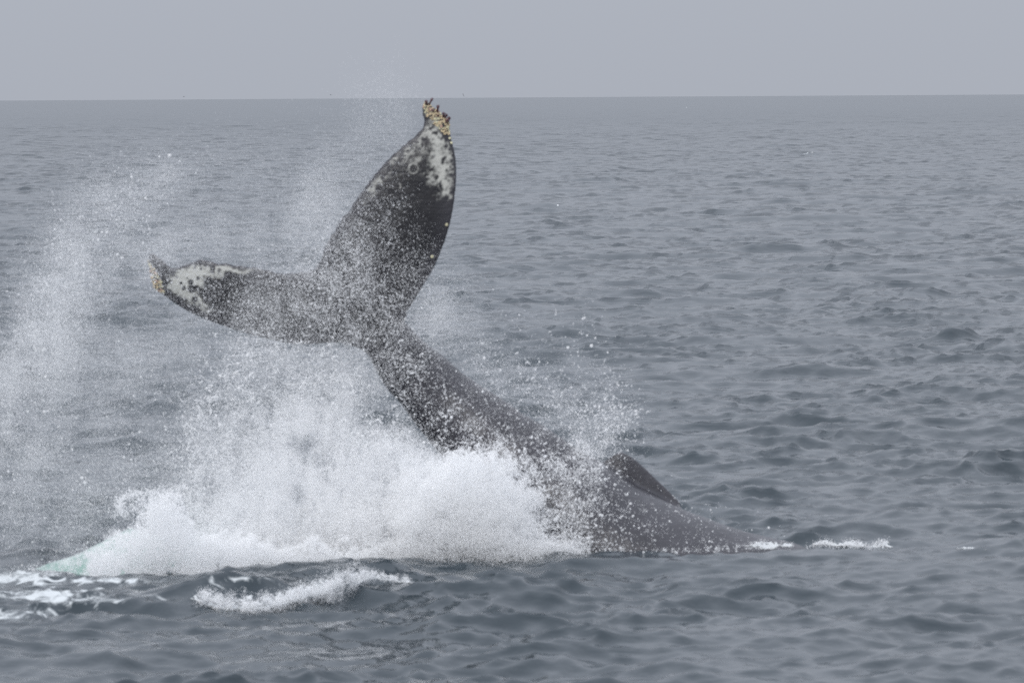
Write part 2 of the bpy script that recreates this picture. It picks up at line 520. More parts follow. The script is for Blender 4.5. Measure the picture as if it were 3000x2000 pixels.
# blend the joints: stock into flukes, fin into back
jw = np.exp(-(((wpx - 1065) / 95) ** 2 + ((wpy - 985) / 95) ** 2)) + 0.45 * np.exp(-((wpx - 1900) / 110) ** 2 - ((wpy - 1462 - 0.55 * (wpx - 1900)) / 28) ** 2)
jw = np.clip(jw * 1.3, 0.0, 0.9)
for it in range(60):
    acc = np.stack([np.bincount(WE[:, 0], WV[WE[:, 1], j], nv) + np.bincount(WE[:, 1], WV[WE[:, 0], j], nv) for j in range(3)], 1) / deg[:, None]
    base_w = 0.55 if it < 3 else 0.0
    ww = np.maximum(jw if it > 2 else 0, base_w)
    WV += (acc - WV) * (ww if np.ndim(ww) == 0 else ww[:, None])
whale_me.vertices.foreach_set('co', WV.astype(np.float32).ravel())
whale_me.polygons.foreach_set('use_smooth', np.ones(len(whale_me.polygons), bool))
wpx, wpy = project(WV)

# pigment: pale patches of the flukes (skin colour, stays with the animal)
wob = np.stack([WV[:, 0] * 9, WV[:, 1] * 4, WV[:, 2] * 9], -1)
wx = wpx + (fbm(wob, 21, 3) - 0.5) * 40; wy = wpy + (fbm(wob, 31, 3) - 0.5) * 40
fl_sd = poly_sd(fluke_poly, wpx, wpy)
up_white = [c1(*p) for p in [(775, 225), (800, 212), (850, 255), (885, 310), (905, 350), (925, 420), (942, 480), (946, 560), (934, 630), (910, 655), (860, 615), (805, 575), (812, 500), (795, 430), (805, 360), (785, 290)]]
up_mott = [c1(*p) for p in [(740, 275), (790, 250), (815, 380), (800, 470), (790, 560), (740, 520), (660, 500), (620, 570), (560, 560), (480, 600), (440, 625), (470, 540), (520, 480), (560, 430), (620, 385), (690, 320)]]
lf_white = [c2(*p) for p in [(365, 480), (395, 400), (470, 375), (545, 335), (620, 315), (690, 325), (700, 390), (640, 440), (650, 500), (625, 560), (640, 610), (720, 660), (690, 690), (600, 655), (500, 605), (420, 555), (375, 520)]]
lf_edge = [c2(*p) for p in [(600, 312), (700, 318), (820, 335), (900, 345), (980, 355), (1090, 370), (1075, 388), (960, 392), (860, 392), (780, 420), (720, 440), (650, 400)]]
sp1 = fbm(wob * 1.6, 41, 4); sp2 = fbm(wob * 4.5, 51, 3)
white = 0.85 * smooth(-20, 30, poly_sd(up_white, wx, wy) + (sp2 - 0.5) * 50)
m2 = smooth(-16, 22, poly_sd(up_mott, wx, wy)) * smooth(0.42, 0.68, 0.55 * sp1 + 0.45 * sp2 + 0.02)
rim_ = smooth(3, 12, fl_sd) * smooth(58, 22, fl_sd) * smooth(1010, 1090, wpx) * smooth(700, 560, wpy) * (wpx + 0.55 * wpy < 1500)
m2 = np.maximum(m2 * 0.85, rim_ * smooth(0.40, 0.60, 0.5 * sp1 + 0.5 * sp2))
white = np.maximum(white, 0.60 * m2)
white = np.maximum(white, 0.95 * smooth(-12, 18, poly_sd(lf_white, wx, wy) + (sp2 - 0.5) * 30))
white = np.maximum(white, 0.8 * smooth(-8, 10, poly_sd(lf_edge, wx, wy)) * smooth(0.34, 0.56, 0.5 * sp1 + 0.5 * sp2))
for (cx, cyy, r_) in [(545, 460, 20), (552, 512, 30), (585, 505, 22), (578, 590, 22), (602, 430, 13), (492, 508, 16), (470, 470, 12), (440, 420, 9), (700, 600, 22), (520, 430, 8), (625, 360, 10), (575, 350, 9)]:
    x0, y0 = c2(cx, cyy)
    white = white * (0.12 + 0.88 * smooth(0.75, 1.4, np.hypot(wpx - x0, wpy - y0) / (r_ / 2.6133)))
for (cx, cyy, r_) in [(878, 430, 14), (905, 500, 12), (845, 550, 14), (905, 380, 10), (870, 590, 16), (930, 440, 9), (885, 365, 8), (830, 270, 9), (808, 245, 8)]:
    x0, y0 = c1(cx, cyy)
    white = white * (0.25 + 0.75 * smooth(0.7, 1.5, np.hypot((wx - x0) * 1.4, wy - y0) / (r_ / 1.96)))
white *= smooth(1.5, 9, fl_sd)                          # thin dark rim
x0, y0 = c1(707, 477); rr = np.hypot(wpx - x0, wpy - y0)     # a ring scar
white = np.maximum(white * smooth(5, 9, rr), 0.62 * np.exp(-((rr - 14) / 3.5) ** 2) * (0.5 + sp1))
x0, y0 = c1(620, 578); rr = np.hypot(wpx - x0, wpy - y0)
white = np.maximum(white, 0.55 * np.exp(-((rr - 8) / 3) ** 2) * (wpx > x0))
white[WV[:, 1] > fluke_y(wpx, wpy) + 0.02] *= 0.3
add_attr(whale_me, 'white', np.clip(white, 0, 1))
# grey body skin, colour lightened for sky sheen and mist, against blacker fluke skin
fl_zone = smooth(-20, 60, fl_sd) * smooth(1230, 1150, wpx * 0.5 + wpy * 0.5 + 80)
add_attr(whale_me, 'fluke', fl_zone)

skin, t, o = new_mat('whale_skin')
b = node(t, 'ShaderNodeBsdfPrincipled')
aw = node(t, 'ShaderNodeAttribute', attribute_name='white')
af = node(t, 'ShaderNodeAttribute', attribute_name='fluke')
gp = node(t, 'ShaderNodeNewGeometry')
na = node(t, 'ShaderNodeTexNoise'); na.inputs['Scale'].default_value = 3.0; na.inputs['Detail'].default_value = 6; na.inputs['Roughness'].default_value = 0.6
nb = node(t, 'ShaderNodeTexNoise'); nb.inputs['Scale'].default_value = 45.0; nb.inputs['Detail'].default_value = 4
nw = node(t, 'ShaderNodeTexNoise'); nw.inputs['Scale'].default_value = 34.0; nw.inputs['Detail'].default_value = 3; nw.inputs['Roughness'].default_value = 0.6
for n_ in (na, nb, nw): t.links.new(gp.outputs['Position'], n_.inputs['Vector'])
cb = node(t, 'ShaderNodeMix', data_type='RGBA'); cb.inputs['A'].default_value = (0.040, 0.039, 0.046, 1); cb.inputs['B'].default_value = (0.064, 0.062, 0.072, 1)
cbx = node(t, 'ShaderNodeMapRange'); cbx.inputs['From Min'].default_value = 0.3; cbx.inputs['From Max'].default_value = 0.7
t.links.new(na.outputs['Fac'], cbx.inputs['Value']); t.links.new(cbx.outputs[0], cb.inputs['Factor'])
cf = node(t, 'ShaderNodeMix', data_type='RGBA'); cf.inputs['A'].default_value = (0.012, 0.012, 0.015, 1); cf.inputs['B'].default_value = (0.030, 0.029, 0.032, 1)
t.links.new(na.outputs['Fac'], cf.inputs['Factor'])
cz = node(t, 'ShaderNodeMix', data_type='RGBA')
t.links.new(af.outputs['Fac'], cz.inputs['Factor']); t.links.new(cb.outputs['Result'], cz.inputs['A']); t.links.new(cf.outputs['Result'], cz.inputs['B'])
wa = node(t, 'ShaderNodeMath', operation='MULTIPLY_ADD'); wa.inputs[1].default_value = 0.5; wa.inputs[2].default_value = -0.25
t.links.new(nw.outputs['Fac'], wa.inputs[0])
ws = node(t, 'ShaderNodeMath', operation='ADD'); t.links.new(wa.outputs[0], ws.inputs[0]); t.links.new(aw.outputs['Fac'], ws.inputs[1])
wr = node(t, 'ShaderNodeMapRange', interpolation_type='SMOOTHSTEP'); wr.inputs['From Min'].default_value = 0.10; wr.inputs['From Max'].default_value = 0.95
t.links.new(ws.outputs[0], wr.inputs['Value'])
cw = node(t, 'ShaderNodeMix', data_type='RGBA'); cw.inputs['B'].default_value = (0.54, 0.54, 0.50, 1)
t.links.new(wr.outputs[0], cw.inputs['Factor']); t.links.new(cz.outputs['Result'], cw.inputs['A'])
t.links.new(cw.outputs['Result'], b.inputs['Base Color'])
b.inputs['Roughness'].default_value = 0.30
b.inputs['Specular IOR Level'].default_value = 0.5
# rake marks and scratches along the body, and a gently lumpy blubber surface
ms_ = node(t, 'ShaderNodeMapping'); ms_.inputs['Rotation'].default_value = (0, math.radians(-38), 0); ms_.inputs['Scale'].default_value = (1.2, 6.0, 14.0)
t.links.new(gp.outputs['Position'], ms_.inputs['Vector'])
nsx = node(t, 'ShaderNodeTexNoise'); nsx.inputs['Scale'].default_value = 2.2; nsx.inputs['Detail'].default_value = 6; nsx.inputs['Roughness'].default_value = 0.7
t.links.new(ms_.outputs[0], nsx.inputs['Vector'])
nbig = node(t, 'ShaderNodeTexNoise'); nbig.inputs['Scale'].default_value = 5.0; nbig.inputs['Detail'].default_value = 4
t.links.new(gp.outputs['Position'], nbig.inputs['Vector'])
rr_ = node(t, 'ShaderNodeMapRange'); rr_.inputs['From Min'].default_value = 0.35; rr_.inputs['From Max'].default_value = 0.65; rr_.inputs['To Min'].default_value = 0.22; rr_.inputs['To Max'].default_value = 0.45
t.links.new(nsx.outputs['Fac'], rr_.inputs['Value']); t.links.new(rr_.outputs[0], b.inputs['Roughness'])
bbig = node(t, 'ShaderNodeBump'); bbig.inputs['Strength'].default_value = 0.35; bbig.inputs['Distance'].default_value = 0.05
t.links.new(nbig.outputs['Fac'], bbig.inputs['Height'])
bscr = node(t, 'ShaderNodeBump'); bscr.inputs['Strength'].default_value = 0.3; bscr.inputs['Distance'].default_value = 0.015
t.links.new(nsx.outputs['Fac'], bscr.inputs['Height']); t.links.new(bbig.outputs[0], bscr.inputs['Normal'])
bb = node(t, 'ShaderNodeBump'); bb.inputs['Strength'].default_value = 0.25; bb.inputs['Distance'].default_value = 0.012
t.links.new(nb.outputs['Fac'], bb.inputs['Height']); t.links.new(bscr.outputs[0], bb.inputs['Normal'])
t.links.new(bb.outputs[0], b.inputs['Normal'])
t.links.new(b.outputs[0], o.inputs['Surface'])
whale_me.materials.clear(); whale_me.materials.append(skin)
whale_me.name = 'humpback_whale'
whale = link('humpback_whale', whale_me, 'dark grey humpback whale thrashing its raised tail flukes out of the water', 'whale')

# barnacles: parts of the whale, each its own object
WF = [tuple(p.vertices) for p in whale_me.polygons]
bvh = BVHTree.FromPolygons([Vector(v) for v in WV], WF)
def hit(px, py):
    d = fwd + (px - 1500) / FPX * RT + (1000 - py) / FPX * UP
    loc, nn, _, _ = bvh.ray_cast(Vector(ORG), Vector(d).normalized())
    return loc, nn

def plain(name, col, rough=0.6, var=0.25):
    m, t, o = new_mat(name)
    b = node(t, 'ShaderNodeBsdfPrincipled')
    oi = node(t, 'ShaderNodeObjectInfo')
    g = node(t, 'ShaderNodeNewGeometry')
    nz = node(t, 'ShaderNodeTexNoise'); nz.inputs['Scale'].default_value = 60
    t.links.new(g.outputs['Position'], nz.inputs['Vector'])
    ad = node(t, 'ShaderNodeMath', operation='MULTIPLY'); t.links.new(oi.outputs['Random'], ad.inputs[0]); t.links.new(nz.outputs['Fac'], ad.inputs[1])
    mm = node(t, 'ShaderNodeMix', data_type='RGBA')
    mm.inputs['A'].default_value = (*[c * (1 - var) for c in col], 1); mm.inputs['B'].default_value = (*[min(1, c * (1 + 2 * var)) for c in col], 1)
    t.links.new(ad.outputs[0], mm.inputs['Factor']); t.links.new(mm.outputs['Result'], b.inputs['Base Color'])
    b.inputs['Roughness'].default_value = rough
    t.links.new(b.outputs[0], o.inputs['Surface'])
    return m
barn_m = plain('barnacle_shell', (0.58, 0.48, 0.32), 0.7)
barn_y = plain('pale_barnacle_shell', (0.70, 0.65, 0.45), 0.7)
barn_p = plain('rosy_barnacle_shell', (0.58, 0.40, 0.31), 0.7)
stalk_m = plain('gooseneck_barnacle_skin', (0.09, 0.04, 0.05), 0.4)

def barnacle_mesh(mat, seed):
    r = random.Random(seed)
    vs, fs = [], []
    N = 7
    prof = [(1.0, -0.25), (0.86, 0.35), (0.45, 0.72), (0.30, 0.40)]
    jit = [r.uniform(0.82, 1.18) for _ in range(N)]
    for q, (rad, z) in enumerate(prof):
        for k in range(N):
            a = 2 * math.pi * k / N
            vs.append((rad * jit[k] * math.cos(a), rad * jit[k] * math.sin(a), z))
    for q in range(3):
        for k in range(N):
            fs.append((q * N + k, q * N + (k + 1) % N, (q + 1) * N + (k + 1) % N, (q + 1) * N + k))
    me = bpy.data.meshes.new('barnacle')
    me.from_pydata(vs, [], fs + [tuple(3 * N + k for k in range(N))])
    me.polygons.foreach_set('use_smooth', [True] * len(me.polygons))
    me.materials.append(mat)
    return me
BM = [barnacle_mesh(barn_m, 1), barnacle_mesh(barn_m, 2), barnacle_mesh(barn_y, 3), barnacle_mesh(barn_p, 4)]
def put_barnacle(px, py, rpx, me=None):
    loc, nn = hit(px, py)
    if loc is None: return False
    s = rpx / 275.0
    ob = link('barnacle', me or random.choices(BM, (4, 4, 3, 2))[0], parent=whale)
    q = nn.to_track_quat('Z', 'Y').to_matrix().to_4x4()
    ob.matrix_world = Matrix.Translation(loc) @ q @ Matrix.Rotation(random.uniform(0, 6.28), 4, 'Z') @ Matrix.Diagonal((s, s, s * random.uniform(0.8, 1.3), 1))
    return True
def scatter(poly, n, r0_, r1_, gap=0.72, holes=()):
    P = np.array(poly); got = []
    tries = 0
    while len(got) < n and tries < 9000:
        tries += 1
        x = random.uniform(P[:, 0].min(), P[:, 0].max()); y = random.uniform(P[:, 1].min(), P[:, 1].max())
        if poly_sd(poly, np.array([x]), np.array([y]))[0] < 0: continue
        if any(poly_sd(h, np.array([x]), np.array([y]))[0] > 0 for h in holes): continue
        r = random.uniform(r0_, r1_)
        if any(math.hypot(x - a, y - c) < gap * (r + q) for a, c, q in got): continue
        if put_barnacle(x, y, r): got.append((x, y, r))
tip_poly = [c5(*p) for p in [(330, 790), (440, 660), (530, 730), (600, 860), (720, 900), (830, 1020), (1000, 1150), (1010, 1300), (1045, 1440), (1000, 1520), (880, 1500), (760, 1370), (650, 1260), (560, 1130), (450, 1060), (380, 930)]]
hole1 = [c5(*p) for p in [(570, 1150), (800, 1110), (900, 1220), (890, 1310), (820, 1300), (820, 1190), (660, 1210), (620, 1230)]]
scatter(tip_poly, 110, 3.4, 6.0, holes=[hole1])
left_poly = [c2(*p) for p in [(218, 290), (250, 330), (300, 420), (330, 480), (335, 540), (300, 535), (262, 500), (240, 430), (226, 360)]]
scatter(left_poly, 48, 3.6, 6.0)
for cx, cyy, r_ in [(898, 800, 5.5), (815, 983, 5.5)]:
    put_barnacle(*c1(cx, cyy), r_, BM[2])
put_barnacle(*c2(338, 535), 5.5, BM[2])
for cx, cyy in [(930, 305), (938, 330)]:
    put_barnacle(*c1(cx - 12, cyy), 4.5, BM[2])

def gooseneck(p0, p1, r_):
    """A stalked barnacle: bent fleshy neck and a lobed head."""
    loc, nn = hit(*p0)
    if loc is None: return
    A = np.array(loc)
    B = at(p1[0], p1[1], A[1] - 0.02)
    mid = (A + B) / 2 + np.array([random.uniform(-.01, .01), -0.02, random.uniform(0, .012)])
    P = catmull([A, mid, B], 9)
    rad = [0.8, 0.8, 0.75, 0.7, 0.75, 0.95, 1.15, 0.95, 0.3]
    vs, fs = [], []
    N = 7
    for i in range(9):
        T = P[min(i + 1, 8)] - P[max(i - 1, 0)]; T /= np.linalg.norm(T)
        u = np.cross(T, [0, 1, 0.1]); u /= np.linalg.norm(u); v_ = np.cross(T, u)
        for k in range(N):
            a = 2 * math.pi * k / N
            vs.append(tuple(P[i] + (u * math.cos(a) + v_ * math.sin(a)) * rad[i] * r_ / 275))
    for i in range(8):
        for k in range(N):
            fs.append((i * N + k, i * N + (k + 1) % N, (i + 1) * N + (k + 1) % N, (i + 1) * N + k))
    me = bpy.data.meshes.new('gooseneck_barnacle'); me.from_pydata(vs, [], fs + [tuple(8 * N + k for k in range(N))])
    me.polygons.foreach_set('use_smooth', [True] * len(me.polygons)); me.materials.append(stalk_m)
    link('gooseneck_barnacle', me, parent=whale)
for a_, b_, r_ in [((430, 760), (440, 645), 4.5), ((495, 760), (590, 585), 3.6), ((700, 950), (705, 770), 3.2), ((715, 930), (742, 765), 3.4), ((600, 930), (612, 900), 4.0),
                  ((860, 1080), (868, 965), 4.6), ((900, 1100), (955, 1020), 4.4), ((960, 1180), (1012, 1095), 4.8), ((930, 1200), (1000, 1130), 4.2), ((740, 1060), (722, 1030), 3.0)]:
    gooseneck(c5(*a_), c5(*b_), r_)

# ------------------------------------------------------------------ spray and white water
drop_m, t, o = new_mat('water_drops')
d1 = node(t, 'ShaderNodeBsdfDiffuse'); d1.inputs['Color'].default_value = (0.985, 0.987, 0.99, 1)
d2 = node(t, 'ShaderNodeBsdfTranslucent'); d2.inputs['Color'].default_value = (0.985, 0.988, 0.99, 1)
ms = node(t, 'ShaderNodeMixShader'); ms.inputs[0].default_value = 0.4
t.links.new(d1.outputs[0], ms.inputs[1]); t.links.new(d2.outputs[0], ms.inputs[2]); t.links.new(ms.outputs[0], o.inputs['Surface'])

ng = bpy.data.node_groups.new('drops', 'GeometryNodeTree')
ng.interface.new_socket('Geometry', in_out='INPUT', socket_type='NodeSocketGeometry')
ng.interface.new_socket('Geometry', in_out='OUTPUT', socket_type='NodeSocketGeometry')
gi = ng.nodes.new('NodeGroupInput'); go = ng.nodes.new('NodeGroupOutput')
mtp = ng.nodes.new('GeometryNodeMeshToPoints')
na_ = ng.nodes.new('GeometryNodeInputNamedAttribute'); na_.data_type = 'FLOAT'; na_.inputs['Name'].default_value = 'rad'
smt = ng.nodes.new('GeometryNodeSetMaterial'); smt.inputs['Material'].default_value = drop_m
ng.links.new(gi.outputs[0], mtp.inputs['Mesh']); ng.links.new(na_.outputs['Attribute'], mtp.inputs['Radius'])
ng.links.new(mtp.outputs['Points'], smt.inputs['Geometry']); ng.links.new(smt.outputs[0], go.inputs[0])

def drops(name, P, R, label, cat):
    me = bpy.data.meshes.new(name)
    me.vertices.add(len(P))
    me.vertices.foreach_set('co', np.asarray(P, np.float32).ravel())
    add_attr(me, 'rad', R)
    me.materials.append(drop_m)
    ob = link(name, me, label, cat, kind='stuff')
    md = ob.modifiers.new('drops', 'NODES'); md.node_group = ng
    return ob

def sea_dist(py):
    return FPX * CAM_H / np.maximum(py - 287.0, 1.0)

class Field:
    """Optical depth of the spray as seen from the side, filled with drops through its depth."""
    def __init__(self): self.parts = []
    def g(self, cx, cy, sx, sy, val, ang=0.0):
        self.parts.append(('g', cx, cy, sx, sy, math.radians(ang), val)); return self
    def path(self, pts, val, n=14):
        P = catmull([p[:3] for p in pts], n)
        V = catmull([[p[3] if len(p) > 3 else val, 0] for p in pts], n)[:, 0]
        for (x, y, s), v in zip(P, V): self.g(x, y, s, s, v)
        return self
    def poly(self, poly, soft, val):
        self.parts.append(('p', poly, soft, val)); return self
    def bbox(self):
        x0 = y0 = 1e9; x1 = y1 = -1e9
        for p in self.parts:
            if p[0] == 'g':
                m = 2.1 * max(p[3], p[4]) if p[5] else None
                mx, my = (m, m) if m else (2.1 * p[3], 2.1 * p[4])
                x0 = min(x0, p[1] - mx); x1 = max(x1, p[1] + mx); y0 = min(y0, p[2] - my); y1 = max(y1, p[2] + my)
            else:
                q = np.array(p[1]); x0 = min(x0, q[:, 0].min() - p[2]); x1 = max(x1, q[:, 0].max() + p[2]); y0 = min(y0, q[:, 1].min() - p[2]); y1 = max(y1, q[:, 1].max() + p[2])
        return x0, max(y0, -200), x1, y1
    def tau(self, x, y):
        r = np.zeros_like(x)
        for p in self.parts:
            if p[0] == 'g':
                _, cx, cy, sx, sy, a, v = p
                u = (x - cx) * math.cos(a) + (y - cy) * math.sin(a); q = -(x - cx) * math.sin(a) + (y - cy) * math.cos(a)
                e = (u / sx) ** 2 + (q / sy) ** 2
                r = np.maximum(r, v * np.exp(-e) * (e < 4.4)) if sx == sy else r + v * np.exp(-e) * (e < 4.4)
            else:
                _, pl, soft, v = p
                s = smooth(-soft, soft, poly_sd(pl, x, y))
                r = np.maximum(r, s * (v(x, y) if callable(v) else v))
        return r
    def sample(self, rad, Yc, Ys, gain, noise, edge=0.0, rspread=0.35, cap=2600000, lim=True):
        """Rasterise the optical depth, draw drops from it, thin them with 3D noise."""
        x0, y0, x1, y1 = self.bbox()
        st = 4.0
        gx, gy = np.meshgrid(np.arange(x0, x1, st), np.arange(y0, y1, st))
        gx = gx.ravel(); gy = gy.ravel()
        xe, ye = gx, gy
        if edge:
            q = np.stack([gx / 46.0, gy / 46.0, np.zeros(len(gx)) + 3.7], -1)
            xe = gx + (fbm(q, 61, 5, 0.72) - 0.5) * edge; ye = gy + (fbm(q, 71, 5, 0.72) - 0.5) * edge
        T = self.tau(xe, ye)
        if lim: T = T * (ye < np.interp(xe, [0, 200, 600, 900, 1200, 1560, 1700, 2400], [1698, 1700, 1694, 1682, 1680, 1668, 1628, 1608]))
        cs = np.cumsum(T)
        n = int(min(cs[-1] * (st / (FPX / 60.3)) ** 2 / (math.pi * rad * rad * math.exp(2 * rspread ** 2)) * gain, cap))
        j = np.searchsorted(cs, rng.uniform(0, cs[-1], n))
        x = gx[j] + rng.uniform(-.5, .5, n) * st; y = gy[j] + rng.uniform(-.5, .5, n) * st
        yc = Yc(x, y) if callable(Yc) else np.full(n, Yc)
        Y = yc + rng.normal(0, 1, n) * Ys
        if lim: Y = np.minimum(Y, np.where(y > 1560, sea_dist(y) + 0.25, 1e9))
        P = at(x, y, Y)
        k = (noise(P) > rng.uniform(0, gain, n)) & (P[:, 2] > -0.45)
        P = P[k]
        return P, rad * np.exp(rng.normal(0, rspread, len(P)))

def strands(field, n, length, rad, Yc, Ys, label_seed=0):
    """Torn ligaments: short bent threads of touching drops."""
    x0, y0, x1, y1 = field.bbox()
    P0, _ = field.sample(0.02, Yc, Ys, 1.0, lambda p: np.ones(len(p)), 0, 0.1)
    if len(P0) == 0: return np.zeros((0, 3)), np.zeros(0)
    P0 = P0[rng.integers(0, len(P0), n)]
    m = max(14, int(length / rad * 0.9))
    u = np.linspace(0, 1, m)
    d = rng.normal(0, 1, (n, 3)) + np.array([0.5, 0, 0.3]); d /= np.linalg.norm(d, axis=1)[:, None]
    c = rng.normal(0, 1, (n, 3))
    L = length * np.exp(rng.normal(0, 0.5, n))
    Q = P0[:, None, :] + L[:, None, None] * (d[:, None, :] * u[None, :, None] + 0.5 * c[:, None, :] * (u ** 2)[None, :, None]) + rng.normal(0, rad * 0.5, (n, m, 3))
    Rr = rad * np.exp(rng.normal(0, 0.35, (n, m))) * (1 - 0.6 * u)[None, :]
    return Q.reshape(-1, 3), Rr.reshape(-1)

def clump(sx, sz, lo, hi, seed, gain=2.0, sy=None):
    sy = sy or sx
    def f(P):
        q = np.stack([P[:, 0] * sx, P[:, 1] * sy * 0.6, P[:, 2] * sz], -1)
        return gain * smooth(lo, hi, fbm(q, seed, 4, 0.62))
    return f

def both(f1, f2):
    return lambda P: f1(P) * f2(P)

# 1. the dense white burst under the tail stock
def dens(x, y):
    v = np.interp(y, [980, 1060, 1180, 1300, 1400, 1480, 1560, 1700], [0.34, 0.65, 1.05, 1.9, 3.2, 5.0, 6.5, 6.5])
    h = np.interp(x, [520, 640, 800, 950, 1200, 1400], [0.4, 0.55, 0.85, 1.15, 1.5, 1.5])
    return v * np.where(y < 1560, h, 1.0)
main = Field()
main.poly([(500, 1800), (500, 1580), (535, 1480), (560, 1380), (590, 1230), (640, 1100), (710, 1030), (820, 1015), (960, 1040), (1055, 1070), (1100, 1130), (1150, 1210), (1210, 1300), (1300, 1370), (1400, 1400), (1500, 1470), (1560, 1640), (1560, 1800)], 70, dens)
main.g(890, 1290, 95, 110, 1.6).g(870, 1420, 110, 80, 1.5)
P1, R1 = main.sample(0.0019, lambda x, y: np.interp(x, [500, 900], [59.6, 60.15]), 0.28, 2.2, both(clump(4.5, 2.6, 0.28, 0.58, 101, 1.5), clump(15, 10, 0.22, 0.60, 103, 1.35)), 60)
lump = Field()
lump.poly([(1180, 1500), (1240, 1420), (1320, 1360), (1365, 1316), (1420, 1342), (1462, 1340), (1484, 1356), (1492, 1400), (1550, 1432), (1562, 1470), (1535, 1520), (1512, 1572), (1600, 1575), (1690, 1614), (1620, 1640), (1600, 1740), (1150, 1740)], 42, lambda x, y: 4.2 + 0 * x)
lump.poly([(245, 1655), (275, 1628), (320, 1606), (365, 1578), (405, 1540), (440, 1502), (475, 1464), (520, 1452), (508, 1490), (540, 1530), (600, 1556), (700, 1570), (900, 1600), (1000, 1740), (255, 1740)], 26, 3.2)
lump.poly([(850, 1610), (1000, 1596), (1250, 1560), (1250, 1740), (850, 1740)], 22, 3.6)
P2, R2 = lump.sample(0.0020, lambda x, y: np.interp(x, [200, 520, 1100, 1600], [58.2, 58.5, 59.75, 59.95]), 0.22, 1.5, both(clump(8, 8, 0.22, 0.56, 111, 1.2), clump(20, 20, 0.2, 0.5, 113, 1.25)), 150)
arch = Field()
arch.path([(352, 1500, 16), (350, 1470, 14), (375, 1447, 13), (430, 1440, 12), (480, 1448, 14), (520, 1452, 12)], 1.3, 16)
arch.g(420, 1480, 60, 30, 0.7)
P3, R3 = arch.sample(0.0032, 58.4, 0.12, 1.8, clump(12, 12, 0.4, 0.6, 121, 1.8), 34)
# the ragged throw of drops round the burst's edge
rim = Field()
rim.path([(1240, 1400, 40, .25), (1330, 1340, 40, .3), (1420, 1325, 34, .35), (1490, 1360, 34, .4), (1560, 1430, 36, .4), (1570, 1500, 40, .35), (1600, 1570, 40, .4), (1690, 1610, 36, .3)], .4, 16)
rim.path([(560, 1450, 50, .25), (580, 1280, 60, .2), (640, 1110, 60, .2), (760, 1020, 50, .2), (950, 1030, 40, .2)], .2, 12)
P4, R4 = rim.sample(0.0036, 59.95, 0.2, 2.0, clump(10, 10, 0.42, 0.62, 125, 2.0), 60, 0.45)
rim.path([(620, 1300, 70, .25), (720, 1180, 80, .25), (850, 1120, 80, .25), (1000, 1180, 80, .25), (1100, 1280, 70, .3)], .25, 12)
P5, R5 = strands(rim, 700, 0.06, 0.0036, 59.9, 0.25)
P6, R6 = strands(rim, 60, 0.13, 0.0045, 59.9, 0.2)
drops('white_water', np.concatenate([P1, P2, P3, P4, P5, P6]), np.concatenate([R1, R2, R3, R4, R5, R6]),
      'dense white burst of churned water rising from the sea under the tail stock', 'splash')

# 2. the tall thin curtain of spray at the left edge and the arc over the lower fluke
cur = Field()
cur.path([(70, 1560, 120, .45), (60, 1380, 130, .7), (80, 1200, 130, 1.05), (115, 1060, 115, 1.0), (165, 900, 100, .82), (225, 760, 105, .72), (310, 640, 95, .62), (400, 560, 75, .48), (490, 515, 55, .28)], .8, 26)
cur.path([(200, 1500, 120, .5), (300, 1420, 130, .42), (420, 1380, 120, .4)], .5, 10)
cur.path([(330, 1240, 180, .25), (420, 1160, 160, .22), (500, 1250, 160, .32), (560, 1380, 130, .5)], .3, 10)
P1, R1 = cur.sample(0.00125, 60.3, 0.5, 1.7, clump(3.0, 2.0, 0.26, 0.72, 131, 1.7), 50, 0.4)
P2, R2 = cur.sample(0.0042, 60.2, 0.5, 2.0, lambda P: 0.10 * clump(4, 3, 0.40, 0.64, 137, 2.0)(P), 50, 0.45)
P3, R3 = strands(cur, 200, 0.04, 0.0028, 60.2, 0.4)
drops('spray', np.concatenate([P1, P2, P3]), np.concatenate([R1, R2, R3]),
      'tall grey curtain of spray arching up at the far left beside the lower fluke', 'spray')

# 3. fine mist hanging round the flukes
mist = Field()
mist.g(560, 700, 190, 75, .42).g(460, 740, 60, 40, .35).g(430, 770, 40, 45, .3).g(870, 660, 55, 180, .33).g(760, 700, 50, 120, .2).g(960, 580, 65, 140, .22).g(1060, 430, 75, 140, .16).g(1150, 330, 70, 110, .06).g(1180, 380, 40, 90, .06)
mist.g(640, 1000, 260, 70, .16).g(820, 1060, 200, 70, .32).g(260, 1050, 260, 140, .14).g(1270, 940, 90, 80, .34).g(1330, 880, 80, 100, .12).g(330, 850, 190, 130, .12).g(600, 560, 280, 110, .12)
mist.g(1000, 860, 190, 170, .16).g(760, 900, 170, 80, .12).g(1400, 1060, 150, 90, .12, 38).g(1620, 1180, 150, 70, .16, 35).g(1720, 1250, 110, 90, .2)
P1, R1 = mist.sample(0.00135, 60.55, 0.42, 1.8, clump(2.6, 1.1, 0.28, 0.72, 141, 1.8), 0, 0.3)
drops('mist', P1, R1, 'thin pale mist blown about the raised flukes and up past the horizon', 'mist')

